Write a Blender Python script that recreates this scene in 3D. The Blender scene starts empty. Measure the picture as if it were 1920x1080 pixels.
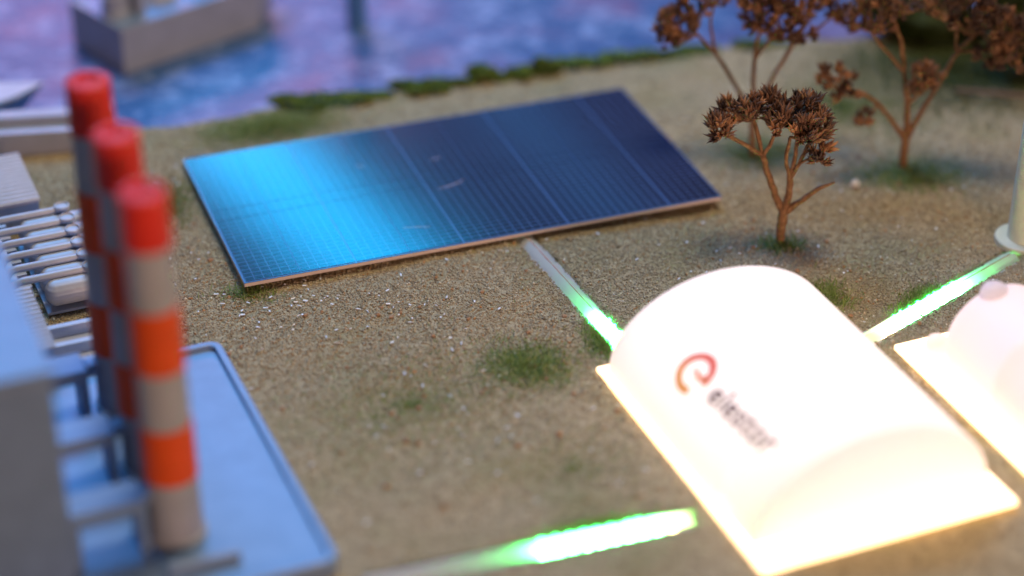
import bpy, math, random
import numpy as np
from mathutils import Vector, Matrix, noise as mnoise

random.seed(7)
rng = np.random.default_rng(11)
sc = bpy.context.scene
COL = sc.collection
# The model is a table-top diorama; one unit here is ten centimetres of the real thing.

# ------------------------------------------------------------------ camera
cam_d = bpy.data.cameras.new('camera')
cam = bpy.data.objects.new('camera', cam_d)
COL.objects.link(cam)
cam.location = (0.0, -9.0, 5.17)
cam.rotation_euler = (math.radians(58.5), 0, 0)
cam_d.sensor_width = 36.0
cam_d.lens = 75.94
cam_d.clip_start = 0.1
cam_d.clip_end = 200.0
cam_d.dof.use_dof = True
cam_d.dof.focus_distance = 9.78
cam_d.dof.aperture_fstop = 0.23
cam_d.dof.aperture_blades = 0
sc.camera = cam

# ------------------------------------------------------------------ world and lamps
world = bpy.data.worlds.new('World')
sc.world = world
world.use_nodes = True
bg = world.node_tree.nodes['Background']
bg.inputs['Color'].default_value = (0.95, 0.80, 0.76, 1)
bg.inputs['Strength'].default_value = 0.06


def area_lamp(name, loc, target, sx, sy, power, color, roll=0.0):
    d = bpy.data.lights.new(name, 'AREA')
    d.shape = 'RECTANGLE'
    d.size, d.size_y = sx, sy
    d.energy = power
    d.color = color
    o = bpy.data.objects.new(name, d)
    COL.objects.link(o)
    o.location = loc
    q = (Vector(target) - Vector(loc)).to_track_quat('-Z', 'Y')
    o.rotation_euler = (q.to_matrix() @ Matrix.Rotation(roll, 3, 'Z')).to_euler()
    return o


# slanted blue stage lamp behind the model (the cyan sheen on the solar panel), a weaker one beside it
area_lamp('blue_stage_lamp', (-3.20, 20.0, 11.20), (-0.9, 0.2, 0), 1.3, 9.0, 600, (0.0, 0.47, 1.0), math.radians(45))
area_lamp('faint_blue_lamp', (0.8, 20.0, 10.5), (0.3, 0.5, 0), 0.7, 8.0, 26, (0.05, 0.4, 1.0), math.radians(45))
# broad blue light of the hall, from behind and above
area_lamp('blue_hall_lamp', (-6.0, 13.0, 17.0), (-0.5, 0, 0), 12.0, 6.0, 4300, (0.07, 0.40, 1.0))
# neutral ceiling light above the table
area_lamp('ceiling_lamp', (1.5, 1.5, 14.0), (0.2, 0, 0), 4.0, 4.0, 1120, (1.0, 0.89, 0.68))
# warm fill added at the front right to brighten the front faces
area_lamp('warm_fill_lamp', (7.0, -15.0, 4.0), (-0.8, 0, 0.3), 5.0, 3.0, 1150, (1.0, 0.62, 0.44))
# pink stage lamp low behind the sea
area_lamp('pink_stage_lamp', (-5.4, 20.0, 7.3), (-0.8, 2.5, 0), 7.5, 2.4, 640, (1.0, 0.27, 0.36))

vs = sc.view_settings
vs.view_transform = 'Standard'
vs.look = 'None'
vs.exposure = 0.0
vs.gamma = 1.0
vs.use_curve_mapping = False
sc.cycles.use_denoising = True
sc.cycles.max_bounces = 8
sc.cycles.transparent_max_bounces = 8
sc.cycles.sample_clamp_indirect = 6.0

# ------------------------------------------------------------------ material helpers


class NT:
    def __init__(self, name):
        self.m = bpy.data.materials.new(name)
        self.m.use_nodes = True
        self.t = self.m.node_tree
        self.b = self.t.nodes['Principled BSDF']
        self.out = self.t.nodes['Material Output']

    def n(self, kind, **kw):
        nd = self.t.nodes.new(kind)
        for k, v in kw.items():
            setattr(nd, k, v)
        return nd

    def l(self, a, b):
        self.t.links.new(a, b)

    def coord(self, which='Object'):
        return self.n('ShaderNodeTexCoord').outputs[which]

    def noise(self, vec, scale, detail=3, rough=0.55):
        nd = self.n('ShaderNodeTexNoise')
        nd.inputs['Scale'].default_value = scale
        nd.inputs['Detail'].default_value = detail
        nd.inputs['Roughness'].default_value = rough
        self.l(vec, nd.inputs['Vector'])
        return nd

    def ramp(self, fac, stops):
        nd = self.n('ShaderNodeValToRGB')
        e = nd.color_ramp.elements
        while len(e) < len(stops):
            e.new(0.5)
        for el, (p, c) in zip(e, stops):
            el.position = p
            el.color = (*c, 1) if len(c) == 3 else c
        self.l(fac, nd.inputs['Fac'])
        return nd.outputs['Color']

    def mix(self, fac, a, b, mode='MIX'):
        nd = self.n('ShaderNodeMix', data_type='RGBA', blend_type=mode)
        for sock, v in ((nd.inputs[0], fac), (nd.inputs[6], a), (nd.inputs[7], b)):
            if hasattr(v, 'links'):
                self.l(v, sock)
            elif isinstance(v, (int, float)):
                sock.default_value = v
            else:
                sock.default_value = (*v, 1)
        return nd.outputs[2]

    def math(self, op, a, b=None, c=None):
        nd = self.n('ShaderNodeMath', operation=op)
        for i, v in enumerate((a, b, c)):
            if v is None:
                continue
            if hasattr(v, 'links'):
                self.l(v, nd.inputs[i])
            else:
                nd.inputs[i].default_value = v
        return nd.outputs[0]

    def bump(self, h, strength, dist):
        nd = self.n('ShaderNodeBump')
        nd.inputs['Strength'].default_value = strength
        nd.inputs['Distance'].default_value = dist
        self.l(h, nd.inputs['Height'])
        self.l(nd.outputs['Normal'], self.b.inputs['Normal'])

    def base(self, v):
        if hasattr(v, 'links'):
            self.l(v, self.b.inputs['Base Color'])
        else:
            self.b.inputs['Base Color'].default_value = (*v, 1)
        return self

    def rough(self, r, spec=0.5):
        self.b.inputs['Roughness'].default_value = r
        self.b.inputs['Specular IOR Level'].default_value = spec
        return self


def mat_plastic(name, color, rough=0.42, layers=330.0, spec=0.6):
    """3D-printed plastic: faint layer lines and a slightly uneven sheen"""
    k = NT(name)
    g = k.n('ShaderNodeNewGeometry').outputs['Position']
    mott = k.noise(g, 9.0, 4)
    k.base(k.mix(k.ramp(mott.outputs['Fac'], [(0.3, (0, 0, 0)), (0.75, (1, 1, 1))]),
                 tuple(c * 0.88 for c in color), tuple(min(1, c * 1.06) for c in color)))
    k.rough(rough, spec)
    sp = k.n('ShaderNodeSeparateXYZ')
    k.l(g, sp.inputs[0])
    wv = k.math('SINE', k.math('MULTIPLY', sp.outputs['Z'], layers))
    nz = k.noise(g, 60.0, 2)
    k.bump(k.math('ADD', wv, nz.outputs['Fac']), 0.18, 0.004)
    return k.m


def mat_vcol(name, rough=0.8, spec=0.2, attr='col', translucent=0.0):
    k = NT(name)
    a = k.n('ShaderNodeAttribute', attribute_name=attr)
    k.base(a.outputs['Color']).rough(rough, spec)
    if translucent:
        tr = k.n('ShaderNodeBsdfTranslucent')
        k.l(a.outputs['Color'], tr.inputs['Color'])
        mx = k.n('ShaderNodeMixShader')
        mx.inputs[0].default_value = translucent
        k.l(k.b.outputs[0], mx.inputs[1])
        k.l(tr.outputs[0], mx.inputs[2])
        k.l(mx.outputs[0], k.out.inputs['Surface'])
    return k.m


M = {}
M['plastic'] = mat_plastic('grey_blue_plastic', (0.17, 0.265, 0.44))
M['plastic_pale'] = mat_plastic('pale_plastic', (0.48, 0.50, 0.58))
M['plastic_ship'] = mat_plastic('ship_plastic', (0.35, 0.38, 0.45))
M['band_orange'] = mat_plastic('orange_plastic', (0.80, 0.095, 0.012), 0.5, 330.0, 0.25)
M['band_red'] = mat_plastic('red_plastic', (0.78, 0.035, 0.018), 0.5, 330.0, 0.25)
M['band_grey'] = mat_plastic('grey_plastic', (0.39, 0.41, 0.45), 0.5)
M['tower'] = mat_plastic('cream_plastic', (0.62, 0.66, 0.55), 0.4)


# sand of the ground sheet
def mat_sand():
    k = NT('sand_base')
    g = k.coord('Object')
    fine = k.noise(g, 95.0, 3, 0.7)
    mid = k.noise(g, 22.0, 3, 0.6)
    big = k.noise(g, 1.7, 4, 0.55)
    c = k.ramp(fine.outputs['Fac'], [(0.28, (0.20, 0.15, 0.095)), (0.42, (0.36, 0.295, 0.21)),
                                    (0.55, (0.43, 0.36, 0.265)), (0.68, (0.62, 0.54, 0.41))])
    c2 = k.ramp(mid.outputs['Fac'], [(0.35, (0.72, 0.66, 0.58)), (0.65, (1.08, 1.02, 0.96))])
    c = k.mix(0.8, c, c2, 'MULTIPLY')
    moss = k.ramp(big.outputs['Fac'], [(0.50, (0, 0, 0)), (0.68, (1, 1, 1))])
    c = k.mix(1.0, c, (1.05, 1.02, 0.89), 'MULTIPLY')
    c = k.mix(k.math('MULTIPLY', moss, 0.42), c, (0.19, 0.20, 0.07))
    k.base(c).rough(0.95, 0.1)
    h = k.math('ADD', fine.outputs['Fac'], k.math('MULTIPLY', mid.outputs['Fac'], 1.2))
    k.bump(h, 0.6, 0.012)
    return k.m


M['sand'] = mat_sand()
M['grain'] = mat_vcol('sand_grain', 0.8, 0.25)
M['flake'] = NT('white_flake').base((0.80, 0.80, 0.80)).rough(0.5).m
M['grass'] = mat_vcol('static_grass', 0.7, 0.25, translucent=0.3)
M['moss'] = mat_vcol('moss_foliage', 0.85, 0.15, translucent=0.2)
M['pebble'] = NT('pebble_white').base((0.72, 0.66, 0.60)).rough(0.7).m


# painted sea board
def mat_sea():
    k = NT('painted_sea')
    g = k.coord('Object')
    mp = k.n('ShaderNodeMapping')
    mp.inputs['Scale'].default_value = (1.0, 1.1, 1)
    k.l(g, mp.inputs[0])
    a = k.noise(mp.outputs[0], 1.7, 5, 0.62)
    b = k.noise(mp.outputs[0], 5.2, 7, 0.68)
    c = k.noise(mp.outputs[0], 17.0, 4, 0.6)
    base = k.ramp(a.outputs['Fac'], [(0.3, (0.018, 0.085, 0.22)), (0.5, (0.045, 0.10, 0.25)), (0.66, (0.18, 0.09, 0.20))])
    foam = k.math('ADD', k.math('MULTIPLY', b.outputs['Fac'], 0.62), k.math('MULTIPLY', c.outputs['Fac'], 0.38))
    fm = k.ramp(foam, [(0.49, (0, 0, 0)), (0.63, (1, 1, 1))])
    col = k.mix(k.math('MULTIPLY', fm, 0.6), base, (0.46, 0.53, 0.80))
    k.base(col)
    k.rough(0.42, 0.4)
    k.bump(foam, 0.15, 0.05)
    return k.m


M['sea'] = mat_sea()


# solar sheet: navy cells with pale hair lines, glossy laminate
def mat_solar(nx, ny, name):
    k = NT(name)
    uv = k.coord('Generated')
    sp = k.n('ShaderNodeSeparateXYZ')
    k.l(uv, sp.inputs[0])

    def lines(s, n, wdt):
        f = k.math('FRACT', k.math('MULTIPLY', s, float(n)))
        d = k.math('ABSOLUTE', k.math('SUBTRACT', f, 0.5))
        return k.math('GREATER_THAN', d, 0.5 - wdt)
    lx = lines(sp.outputs['X'], nx, 0.045)
    ly = lines(sp.outputs['Y'], ny, 0.11)
    pos = k.n('ShaderNodeNewGeometry').outputs['Position']
    cloud = k.noise(pos, 2.2, 4)
    cell = k.mix(cloud.outputs['Fac'], (0.009, 0.007, 0.026), (0.020, 0.013, 0.042))
    c = k.mix(k.math('MULTIPLY', ly, 0.85), cell, (0.045, 0.085, 0.19))
    c = k.mix(k.math('MULTIPLY', lx, 0.85), c, (0.075, 0.13, 0.28))
    k.base(c)
    dust = k.noise(pos, 55.0, 4, 0.7)
    k.l(k.math('ADD', 0.10, k.math('MULTIPLY', dust.outputs['Fac'], 0.05)), k.b.inputs['Roughness'])
    k.b.inputs['Specular IOR Level'].default_value = 0.5
    return k.m


M['solar'] = mat_solar(6, 18, 'solar_laminate')
M['solar_line'] = NT('solar_seam').base((0.075, 0.14, 0.32)).rough(0.15).m
M['foam'] = NT('foam_board_edge').base((0.74, 0.60, 0.52)).rough(0.7).m
M['support'] = NT('support_wood').base((0.35, 0.22, 0.13)).rough(0.8).m
M['scratch'] = NT('pale_scratch').base((0.75, 0.48, 0.48)).rough(0.5).m


# lit dome
def mat_translucent(name, color, tr=0.5, rough=0.5):
    k = NT(name)
    k.base(color).rough(rough, 0.4)
    t = k.n('ShaderNodeBsdfTranslucent')
    t.inputs['Color'].default_value = (*color, 1)
    mx = k.n('ShaderNodeMixShader')
    mx.inputs[0].default_value = tr
    k.l(k.b.outputs[0], mx.inputs[1])
    k.l(t.outputs[0], mx.inputs[2])
    k.l(mx.outputs[0], k.out.inputs['Surface'])
    return k.m


def mat_emit(name, color, strength):
    k = NT(name)
    k.base((0.8, 0.8, 0.8))
    k.b.inputs['Emission Color'].default_value = (*color, 1)
    k.b.inputs['Emission Strength'].default_value = strength
    return k.m


M['shell'] = mat_translucent('dome_shell', (0.90, 0.86, 0.85), 0.55)
M['tank_shell'] = mat_translucent('tank_shell', (0.90, 0.82, 0.84), 0.5)
M['light_plate'] = mat_emit('light_plate', (1.0, 0.66, 0.32), 3.3)
M['light_sheet'] = mat_emit('light_sheet', (1.0, 0.80, 0.70), 1.98)
M['knob'] = mat_translucent('knob_shell', (0.95, 0.92, 0.92), 0.7)
M['tank_sheet'] = mat_emit('tank_light_sheet', (1.0, 0.79, 0.72), 1.45)
M['led_green'] = mat_emit('green_diode', (0.055, 1.0, 0.17), 1250.0)
M['led_spill'] = mat_emit('spill_emitter', (0.02, 1.0, 0.16), 30.0)  # added rim emitters that throw green spill
M['led_warm'] = mat_emit('warm_diode', (1.0, 0.72, 0.32), 150.0)
M['diffuser'] = mat_translucent('frosted_diffuser', (0.86, 0.84, 0.84), 0.6)
M['channel'] = mat_translucent('frosted_channel', (0.80, 0.76, 0.76), 0.5)
M['copper'] = NT('copper_trace').base((0.42, 0.13, 0.05)).rough(0.6).m
M['ink'] = NT('dark_ink').base((0.16, 0.08, 0.07)).rough(0.6).m


def mat_logo():
    k = NT('logo_ink')
    sp = k.n('ShaderNodeSeparateXYZ')
    k.l(k.coord('Generated'), sp.inputs[0])
    c = k.ramp(sp.outputs['Z'], [(0.25, (0.88, 0.42, 0.12)), (0.75, (0.82, 0.18, 0.12))])
    k.base(c).rough(0.6)
    t = k.n('ShaderNodeBsdfTranslucent')
    k.l(c, t.inputs['Color'])
    mx = k.n('ShaderNodeMixShader')
    mx.inputs[0].default_value = 0.35
    k.l(k.b.outputs[0], mx.inputs[1])
    k.l(t.outputs[0], mx.inputs[2])
    k.l(mx.outputs[0], k.out.inputs['Surface'])
    return k.m


M['logo'] = mat_logo()


def mat_bark():
    k = NT('dried_stem')
    g = k.coord('Object')
    a = k.noise(g, 40.0, 5, 0.65)
    c = k.ramp(a.outputs['Fac'], [(0.3, (0.13, 0.062, 0.030)), (0.55, (0.28, 0.14, 0.064)), (0.75, (0.42, 0.25, 0.13))])
    k.base(c).rough(0.8, 0.2)
    k.bump(a.outputs['Fac'], 0.6, 0.01)
    return k.m


def mat_seed():
    k = NT('dried_seed_head')
    oi = k.n('ShaderNodeObjectInfo')
    g = k.coord('Object')
    a = k.noise(g, 30.0, 3)
    f = k.math('ADD', k.math('MULTIPLY', oi.outputs['Random'], 0.6), k.math('MULTIPLY', a.outputs['Fac'], 0.5))
    c = k.ramp(f, [(0.22, (0.045, 0.028, 0.022)), (0.45, (0.13, 0.065, 0.040)), (0.68, (0.24, 0.11, 0.054)), (0.90, (0.52, 0.25, 0.11))])
    k.base(c).rough(0.65, 0.3)
    return k.m


M['bark'] = mat_bark()
M['seed'] = mat_seed()
M['twig'] = NT('grey_twig').base((0.13, 0.085, 0.06)).rough(0.8).m

# ------------------------------------------------------------------ mesh helpers


def tag(o, label=None, cat=None, group=None, kind=None):
    for k, v in (('label', label), ('category', cat), ('group', group), ('kind', kind)):
        if v:
            o[k] = v
    return o


def empty(name, loc=(0, 0, 0), rz=0.0):
    o = bpy.data.objects.new(name, None)
    COL.objects.link(o)
    o.location = loc
    o.rotation_euler = (0, 0, rz)
    o.empty_display_size = 0.05
    return o


class MB:
    def __init__(self):
        self.v, self.f = [], []

    def add(self, vs, fs):
        b = len(self.v)
        self.v += [tuple(p) for p in vs]
        self.f += [tuple(i + b for i in f) for f in fs]
        return self

    def box(self, x0, x1, y0, y1, z0, z1):
        vs = [(x, y, z) for z in (z0, z1) for y in (y0, y1) for x in (x0, x1)]
        return self.add(vs, [(0, 2, 3, 1), (4, 5, 7, 6), (0, 1, 5, 4), (2, 6, 7, 3), (0, 4, 6, 2), (1, 3, 7, 5)])

    def tube(self, pts, rad, n=8, cap=True):
        """swept tube through pts with radii rad"""
        pts = [Vector(p) for p in pts]
        vs, fs = [], []
        ref = Vector((0.31, 0.87, 0.38)).normalized()
        for i, p in enumerate(pts):
            d = (pts[min(i + 1, len(pts) - 1)] - pts[max(i - 1, 0)]).normalized()
            a = d.cross(ref)
            if a.length < 1e-3:
                a = d.cross(Vector((1, 0, 0)))
            a.normalize()
            b = d.cross(a)
            for k in range(n):
                t = 2 * math.pi * k / n
                vs.append(p + (a * math.cos(t) + b * math.sin(t)) * rad[i])
        for i in range(len(pts) - 1):
            for k in range(n):
                k2 = (k + 1) % n
                fs.append((i * n + k, i * n + k2, (i + 1) * n + k2, (i + 1) * n + k))
        if cap:
            fs.append(tuple(range(n - 1, -1, -1)))
            fs.append(tuple((len(pts) - 1) * n + k for k in range(n)))
        return self.add(vs, fs)

    def lathe(self, prof, n=32, cx=0.0, cy=0.0, cz=0.0):
        """prof: (radius, z) from bottom to top, about the z axis"""
        vs, fs = [], []
        for r, z in prof:
            for k in range(n):
                t = 2 * math.pi * k / n
                vs.append((cx + r * math.cos(t), cy + r * math.sin(t), cz + z))
        for i in range(len(prof) - 1):
            for k in range(n):
                k2 = (k + 1) % n
                fs.append((i * n + k, i * n + k2, (i + 1) * n + k2, (i + 1) * n + k))
        fs.append(tuple(range(n - 1, -1, -1)))
        fs.append(tuple((len(prof) - 1) * n + k for k in range(n)))
        return self.add(vs, fs)

    def mesh(self, name, mat, smooth=False):
        me = bpy.data.meshes.new(name)
        me.from_pydata(self.v, [], self.f)
        me.materials.append(mat)
        if smooth:
            me.polygons.foreach_set('use_smooth', [True] * len(me.polygons))
        me.update()
        return me

    def build(self, name, mat, parent=None, smooth=False, bevel=0.0, seg=2):
        me = self.mesh(name, mat, smooth)
        o = bpy.data.objects.new(name, me)
        COL.objects.link(o)
        if parent is not None:
            o.parent = parent
        if bevel:
            md = o.modifiers.new('bevel', 'BEVEL')
            md.width = bevel
            md.segments = seg
            md.limit_method = 'ANGLE'
            md.angle_limit = math.radians(40)
        if smooth:
            sm = o.modifiers.new('edges', 'EDGE_SPLIT')
            sm.split_angle = math.radians(42)
        return o


def link_mesh(name, me, parent=None, loc=(0, 0, 0), rot=(0, 0, 0), scale=1.0):
    o = bpy.data.objects.new(name, me)
    COL.objects.link(o)
    o.parent = parent
    o.location = loc
    o.rotation_euler = rot
    o.scale = (scale, scale, scale)
    return o


def np_mesh(name, verts, faces, mat, colors=None, smooth=False):
    """triangle mesh from numpy arrays, with an optional per-vertex colour attribute"""
    me = bpy.data.meshes.new(name)
    nv, nf = len(verts), len(faces)
    me.vertices.add(nv)
    me.vertices.foreach_set('co', np.asarray(verts, np.float32).ravel())
    k = faces.shape[1]
    me.loops.add(nf * k)
    me.loops.foreach_set('vertex_index', np.asarray(faces, np.int32).ravel())
    me.polygons.add(nf)
    me.polygons.foreach_set('loop_start', np.arange(0, nf * k, k, dtype=np.int32))
    me.polygons.foreach_set('loop_total', np.full(nf, k, np.int32))
    if smooth:
        me.polygons.foreach_set('use_smooth', np.ones(nf, bool))
    me.update(calc_edges=True)
    me.validate()
    if colors is not None:
        at = me.color_attributes.new('col', 'FLOAT_COLOR', 'POINT')
        c4 = np.ones((nv, 4), np.float32)
        c4[:, :3] = colors
        at.data.foreach_set('color', c4.ravel())
    me.materials.append(mat)
    o = bpy.data.objects.new(name, me)
    COL.objects.link(o)
    return o


# ------------------------------------------------------------------ layout of the land
U = Vector((-0.386, 0.9225, 0)).normalized()     # "back" axis shared by plant, dome and tank
V = Vector((U.y, -U.x, 0))                       # "right" axis
RZ = math.atan2(V.y, V.x)

SHORE = [(-4.4, 0.80), (-2.6, 0.93), (-1.913, 1.00), (-1.189, 1.27), (-0.463, 1.555), (0.2, 1.765), (0.772, 1.925),
         (1.35, 2.03), (1.929, 2.13), (2.6, 2.45), (4.6, 3.4)]


def shore_y(x):
    return float(np.interp(x, [p[0] for p in SHORE], [p[1] for p in SHORE]))


# the three light channels: start (dark end), end (lit end)
CHANNELS = [((0.02, -0.03), (0.520, -1.130)),
            ((2.345, -0.285), (1.550, -1.010)),
            ((-0.55, -2.690), (0.690, -2.285))]
CH_W = 0.092


def channel_dist(x, y):
    """distance outside the nearest channel's rectangle (numpy)"""
    best = np.full(np.shape(x), 9.0)
    for (ax, ay), (bx, by) in CHANNELS:
        L = math.hypot(bx - ax, by - ay)
        dx, dy = (bx - ax) / L, (by - ay) / L
        s = (x - ax) * dx + (y - ay) * dy
        t = np.abs((x - ax) * dy - (y - ay) * dx)
        e = np.maximum(np.maximum(-s, s - L), t - CH_W / 2)
        best = np.minimum(best, e)
    return best


_ph = rng.uniform(0, 6.28, (14, 2))
_fr = np.concatenate([rng.uniform(0.8, 2.5, (6, 2)), rng.uniform(5, 14, (8, 2))]) * rng.choice([-1, 1], (14, 2))
_am = np.concatenate([np.full(6, 0.0045), np.full(8, 0.0016)])


def land_z(x, y):
    z = np.zeros(np.shape(x))
    for i in range(14):
        z = z + _am[i] * np.sin(_fr[i, 0] * x + _fr[i, 1] * y + _ph[i, 0])
    # rough mound of coarse sand by the tank rack
    z = z + 0.035 * np.exp(-(((x + 2.05) / 0.22) ** 2 + ((y - 0.36) / 0.22) ** 2))
    e = channel_dist(x, y)
    return z - 0.045 * (e < 0.004)


# ground sheet with its edge dropping to the sea
def build_ground():
    xs = np.concatenate([np.arange(-4.4, -2.7, 0.1), np.arange(-2.7, 2.7, 0.0165), np.arange(2.7, 4.61, 0.1)])
    nrow = 330
    sy = np.interp(xs, [p[0] for p in SHORE], [p[1] for p in SHORE])
    sy = sy + 0.012 * np.sin(xs * 9.0) + 0.008 * np.sin(xs * 23.0 + 1.0)
    t = np.linspace(0, 1, nrow)
    X = np.repeat(xs[None, :], nrow, 0)
    Y = -4.2 + (sy[None, :] + 4.2) * t[:, None]
    Z = land_z(X, Y)
    # two extra rows form the edge
    X = np.vstack([X, xs[None], xs[None]])
    Y = np.vstack([Y, sy[None] + 0.03, sy[None] + 0.06])
    Z = np.vstack([Z, np.full((1, len(xs)), -0.035), np.full((1, len(xs)), -0.22)])
    R, C = X.shape
    idx = np.arange(R * C).reshape(R, C)
    f = np.stack([idx[:-1, :-1], idx[:-1, 1:], idx[1:, 1:], idx[1:, :-1]], -1).reshape(-1, 4)
    o = np_mesh('ground', np.stack([X, Y, Z], -1).reshape(-1, 3), f, M['sand'], smooth=True)
    tag(o, 'tan sandy ground sheet of the model landscape', None, None, 'structure')


build_ground()
o = MB().add([(-30, 0.2, -0.12), (30, 0.2, -0.12), (30, 40, -0.12), (-30, 40, -0.12)], [(0, 1, 2, 3)]).build('sea', M['sea'])
tag(o, 'painted blue and lilac sea surface with pale foam', None, None, 'structure')

# footprints kept free of loose grains
PANEL = [Vector((-1.646, 0.584, 0)), Vector((0.591, 1.374, 0)), Vector((1.013, 0.204, 0)), Vector((-1.218, -0.629, 0))]
DP2 = Vector((0.943, -2.637, 0))
DU = Vector((-0.38674, 0.92219, 0))
DV = Vector((0.92219, 0.38674, 0))
DL, DW = 1.50, 1.133
TQ = Vector((1.672, -1.077, 0))                     # back-left corner of the tank plate
PO = Vector((-0.6385, -2.6415, 0))                  # right-front corner of the plant pad


def inside_rect(x, y, o, a, b, la, lb):
    s = (x - o.x) * a.x + (y - o.y) * a.y
    t = (x - o.x) * b.x + (y - o.y) * b.y
    return (s > 0) & (s < la) & (t > 0) & (t < lb)


def free_spot(x, y):
    bad = inside_rect(x, y, DP2, DU, DV, DL, DW)
    bad |= inside_rect(x, y, TQ - DU * 2.0, DU, DV, 2.0, 1.0)
    bad |= inside_rect(x, y, PO - V * 1.9, V, U, 1.9, 1.66)
    sy = np.interp(x, [p[0] for p in SHORE], [p[1] for p in SHORE])
    bad |= y > sy - 0.02
    return ~bad


# loose sand grains over the ground (uncountable: one object)
def build_grains(n):
    x = rng.uniform(-2.7, 2.7, n * 2)
    y = -2.9 + 5.2 * rng.random(n * 2) ** 0.95
    # denser round the sharp zone
    keep = rng.random(n * 2) < np.clip(np.exp(-((y + 0.35) / 1.05) ** 2) + 0.12, 0, 1)
    keep &= free_spot(x, y)
    e = channel_dist(x, y)
    keep &= (e > 0.0) | (rng.random(n * 2) < 0.03)
    x, y, e = x[keep][:n], y[keep][:n], e[keep][:n]
    n = len(x)
    r = rng.gamma(4.0, 0.0007, n) + 0.0017
    z = np.where(e > 0.004, land_z(x, y), 0.0) + r * 0.35
    octa = np.array([(1, 0, 0), (-1, 0, 0), (0, 1, 0), (0, -1, 0), (0, 0, 1), (0, 0, -1)], float)
    of = np.array([(0, 2, 4), (2, 1, 4), (1, 3, 4), (3, 0, 4), (2, 0, 5), (1, 2, 5), (3, 1, 5), (0, 3, 5)])
    v = octa[None] * rng.uniform(0.55, 1.35, (n, 6, 1)) * r[:, None, None]
    a = rng.uniform(0, 6.28, n)
    ca, sa = np.cos(a)[:, None], np.sin(a)[:, None]
    vx = v[..., 0] * ca - v[..., 1] * sa + x[:, None]
    vy = v[..., 0] * sa + v[..., 1] * ca + y[:, None]
    vz = v[..., 2] + z[:, None]
    verts = np.stack([vx, vy, vz], -1).reshape(-1, 3)
    faces = (of[None] + (np.arange(n) * 6)[:, None, None]).reshape(-1, 3)
    pal = np.array([1.06, 1.03, 0.89]) * np.array([(0.40, 0.325, 0.23), (0.50, 0.43, 0.325), (0.28, 0.21, 0.14), (0.68, 0.63, 0.55), (0.07, 0.055, 0.05),
                    (0.47, 0.21, 0.075), (0.80, 0.78, 0.74), (0.34, 0.30, 0.25)])
    pick = rng.choice(len(pal), n, p=[0.33, 0.25, 0.12, 0.10, 0.06, 0.03, 0.012, 0.098])
    mean = np.array([0.41, 0.325, 0.215])
    keep_c = np.where((pick == 5) | (pick == 6), 0.8, 0.5)[:, None]
    col = (mean + (pal[pick] - mean) * keep_c) * rng.uniform(0.85, 1.12, (n, 1))
    o = np_mesh('sand', verts, faces, M['grain'], np.repeat(col, 6, 0))
    tag(o, 'loose multicoloured sand grains strewn over the ground', 'sand', None, 'stuff')


build_grains(170000)


# pale flakes and rusty crumbs lying on the sand
def build_litter():
    mb = MB()
    spots = []
    for cx, cy, rx, ry, n in [(-1.05, -0.72, 0.30, 0.22, 46), (-0.6, -0.85, 0.45, 0.35, 46), (0.1, -0.4, 0.6, 0.35, 22),
                              (-0.5, -1.5, 0.5, 0.5, 26), (0.0, -2.0, 0.5, 0.5, 26), (1.3, 0.2, 0.7, 0.35, 26), (2.1, 0.1, 0.4, 0.5, 20),
                              (-1.5, -0.35, 0.2, 0.3, 18), (-1.75, 0.35, 0.25, 0.35, 16), (0.3, 1.3, 1.0, 0.3, 20), (1.55, -1.2, 0.1, 0.5, 10),
                              (0.9, -0.25, 0.5, 0.2, 14)]:
        for _ in range(int(n * 0.8)):
            spots.append((random.gauss(cx, rx * 0.6), random.gauss(cy, ry * 0.6)))
    for x, y in spots:
        if not bool(free_spot(np.array([x]), np.array([y]))[0]) or channel_dist(np.array([x]), np.array([y]))[0] < 0.01:
            continue
        z = float(land_z(np.array([x]), np.array([y]))[0]) + 0.010
        L = random.uniform(0.004, 0.013)
        Wd = random.uniform(0.002, 0.0045)
        a = random.uniform(0, 6.28)
        m = Matrix.Translation((x, y, z)) @ Matrix.Rotation(a, 4, 'Z') @ Matrix.Rotation(random.uniform(-0.5, 0.5), 4, 'X')
        h = 0.0015
        pts = [(-L, -Wd, -h), (L * 0.8, -Wd * 0.7, -h), (L, Wd, -h), (-L * 0.7, Wd, -h), (-L, -Wd, h), (L * 0.8, -Wd * 0.7, h * 2), (L, Wd, h), (-L * 0.7, Wd, h)]
        mb.add([m @ Vector(p) for p in pts], [(3, 2, 1, 0), (4, 5, 6, 7), (0, 1, 5, 4), (1, 2, 6, 5), (2, 3, 7, 6), (3, 0, 4, 7)])
    tag(mb.build('debris', M['flake']), 'tiny white plastic flakes littering the sand', 'debris', None, 'stuff')


build_litter()


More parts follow.
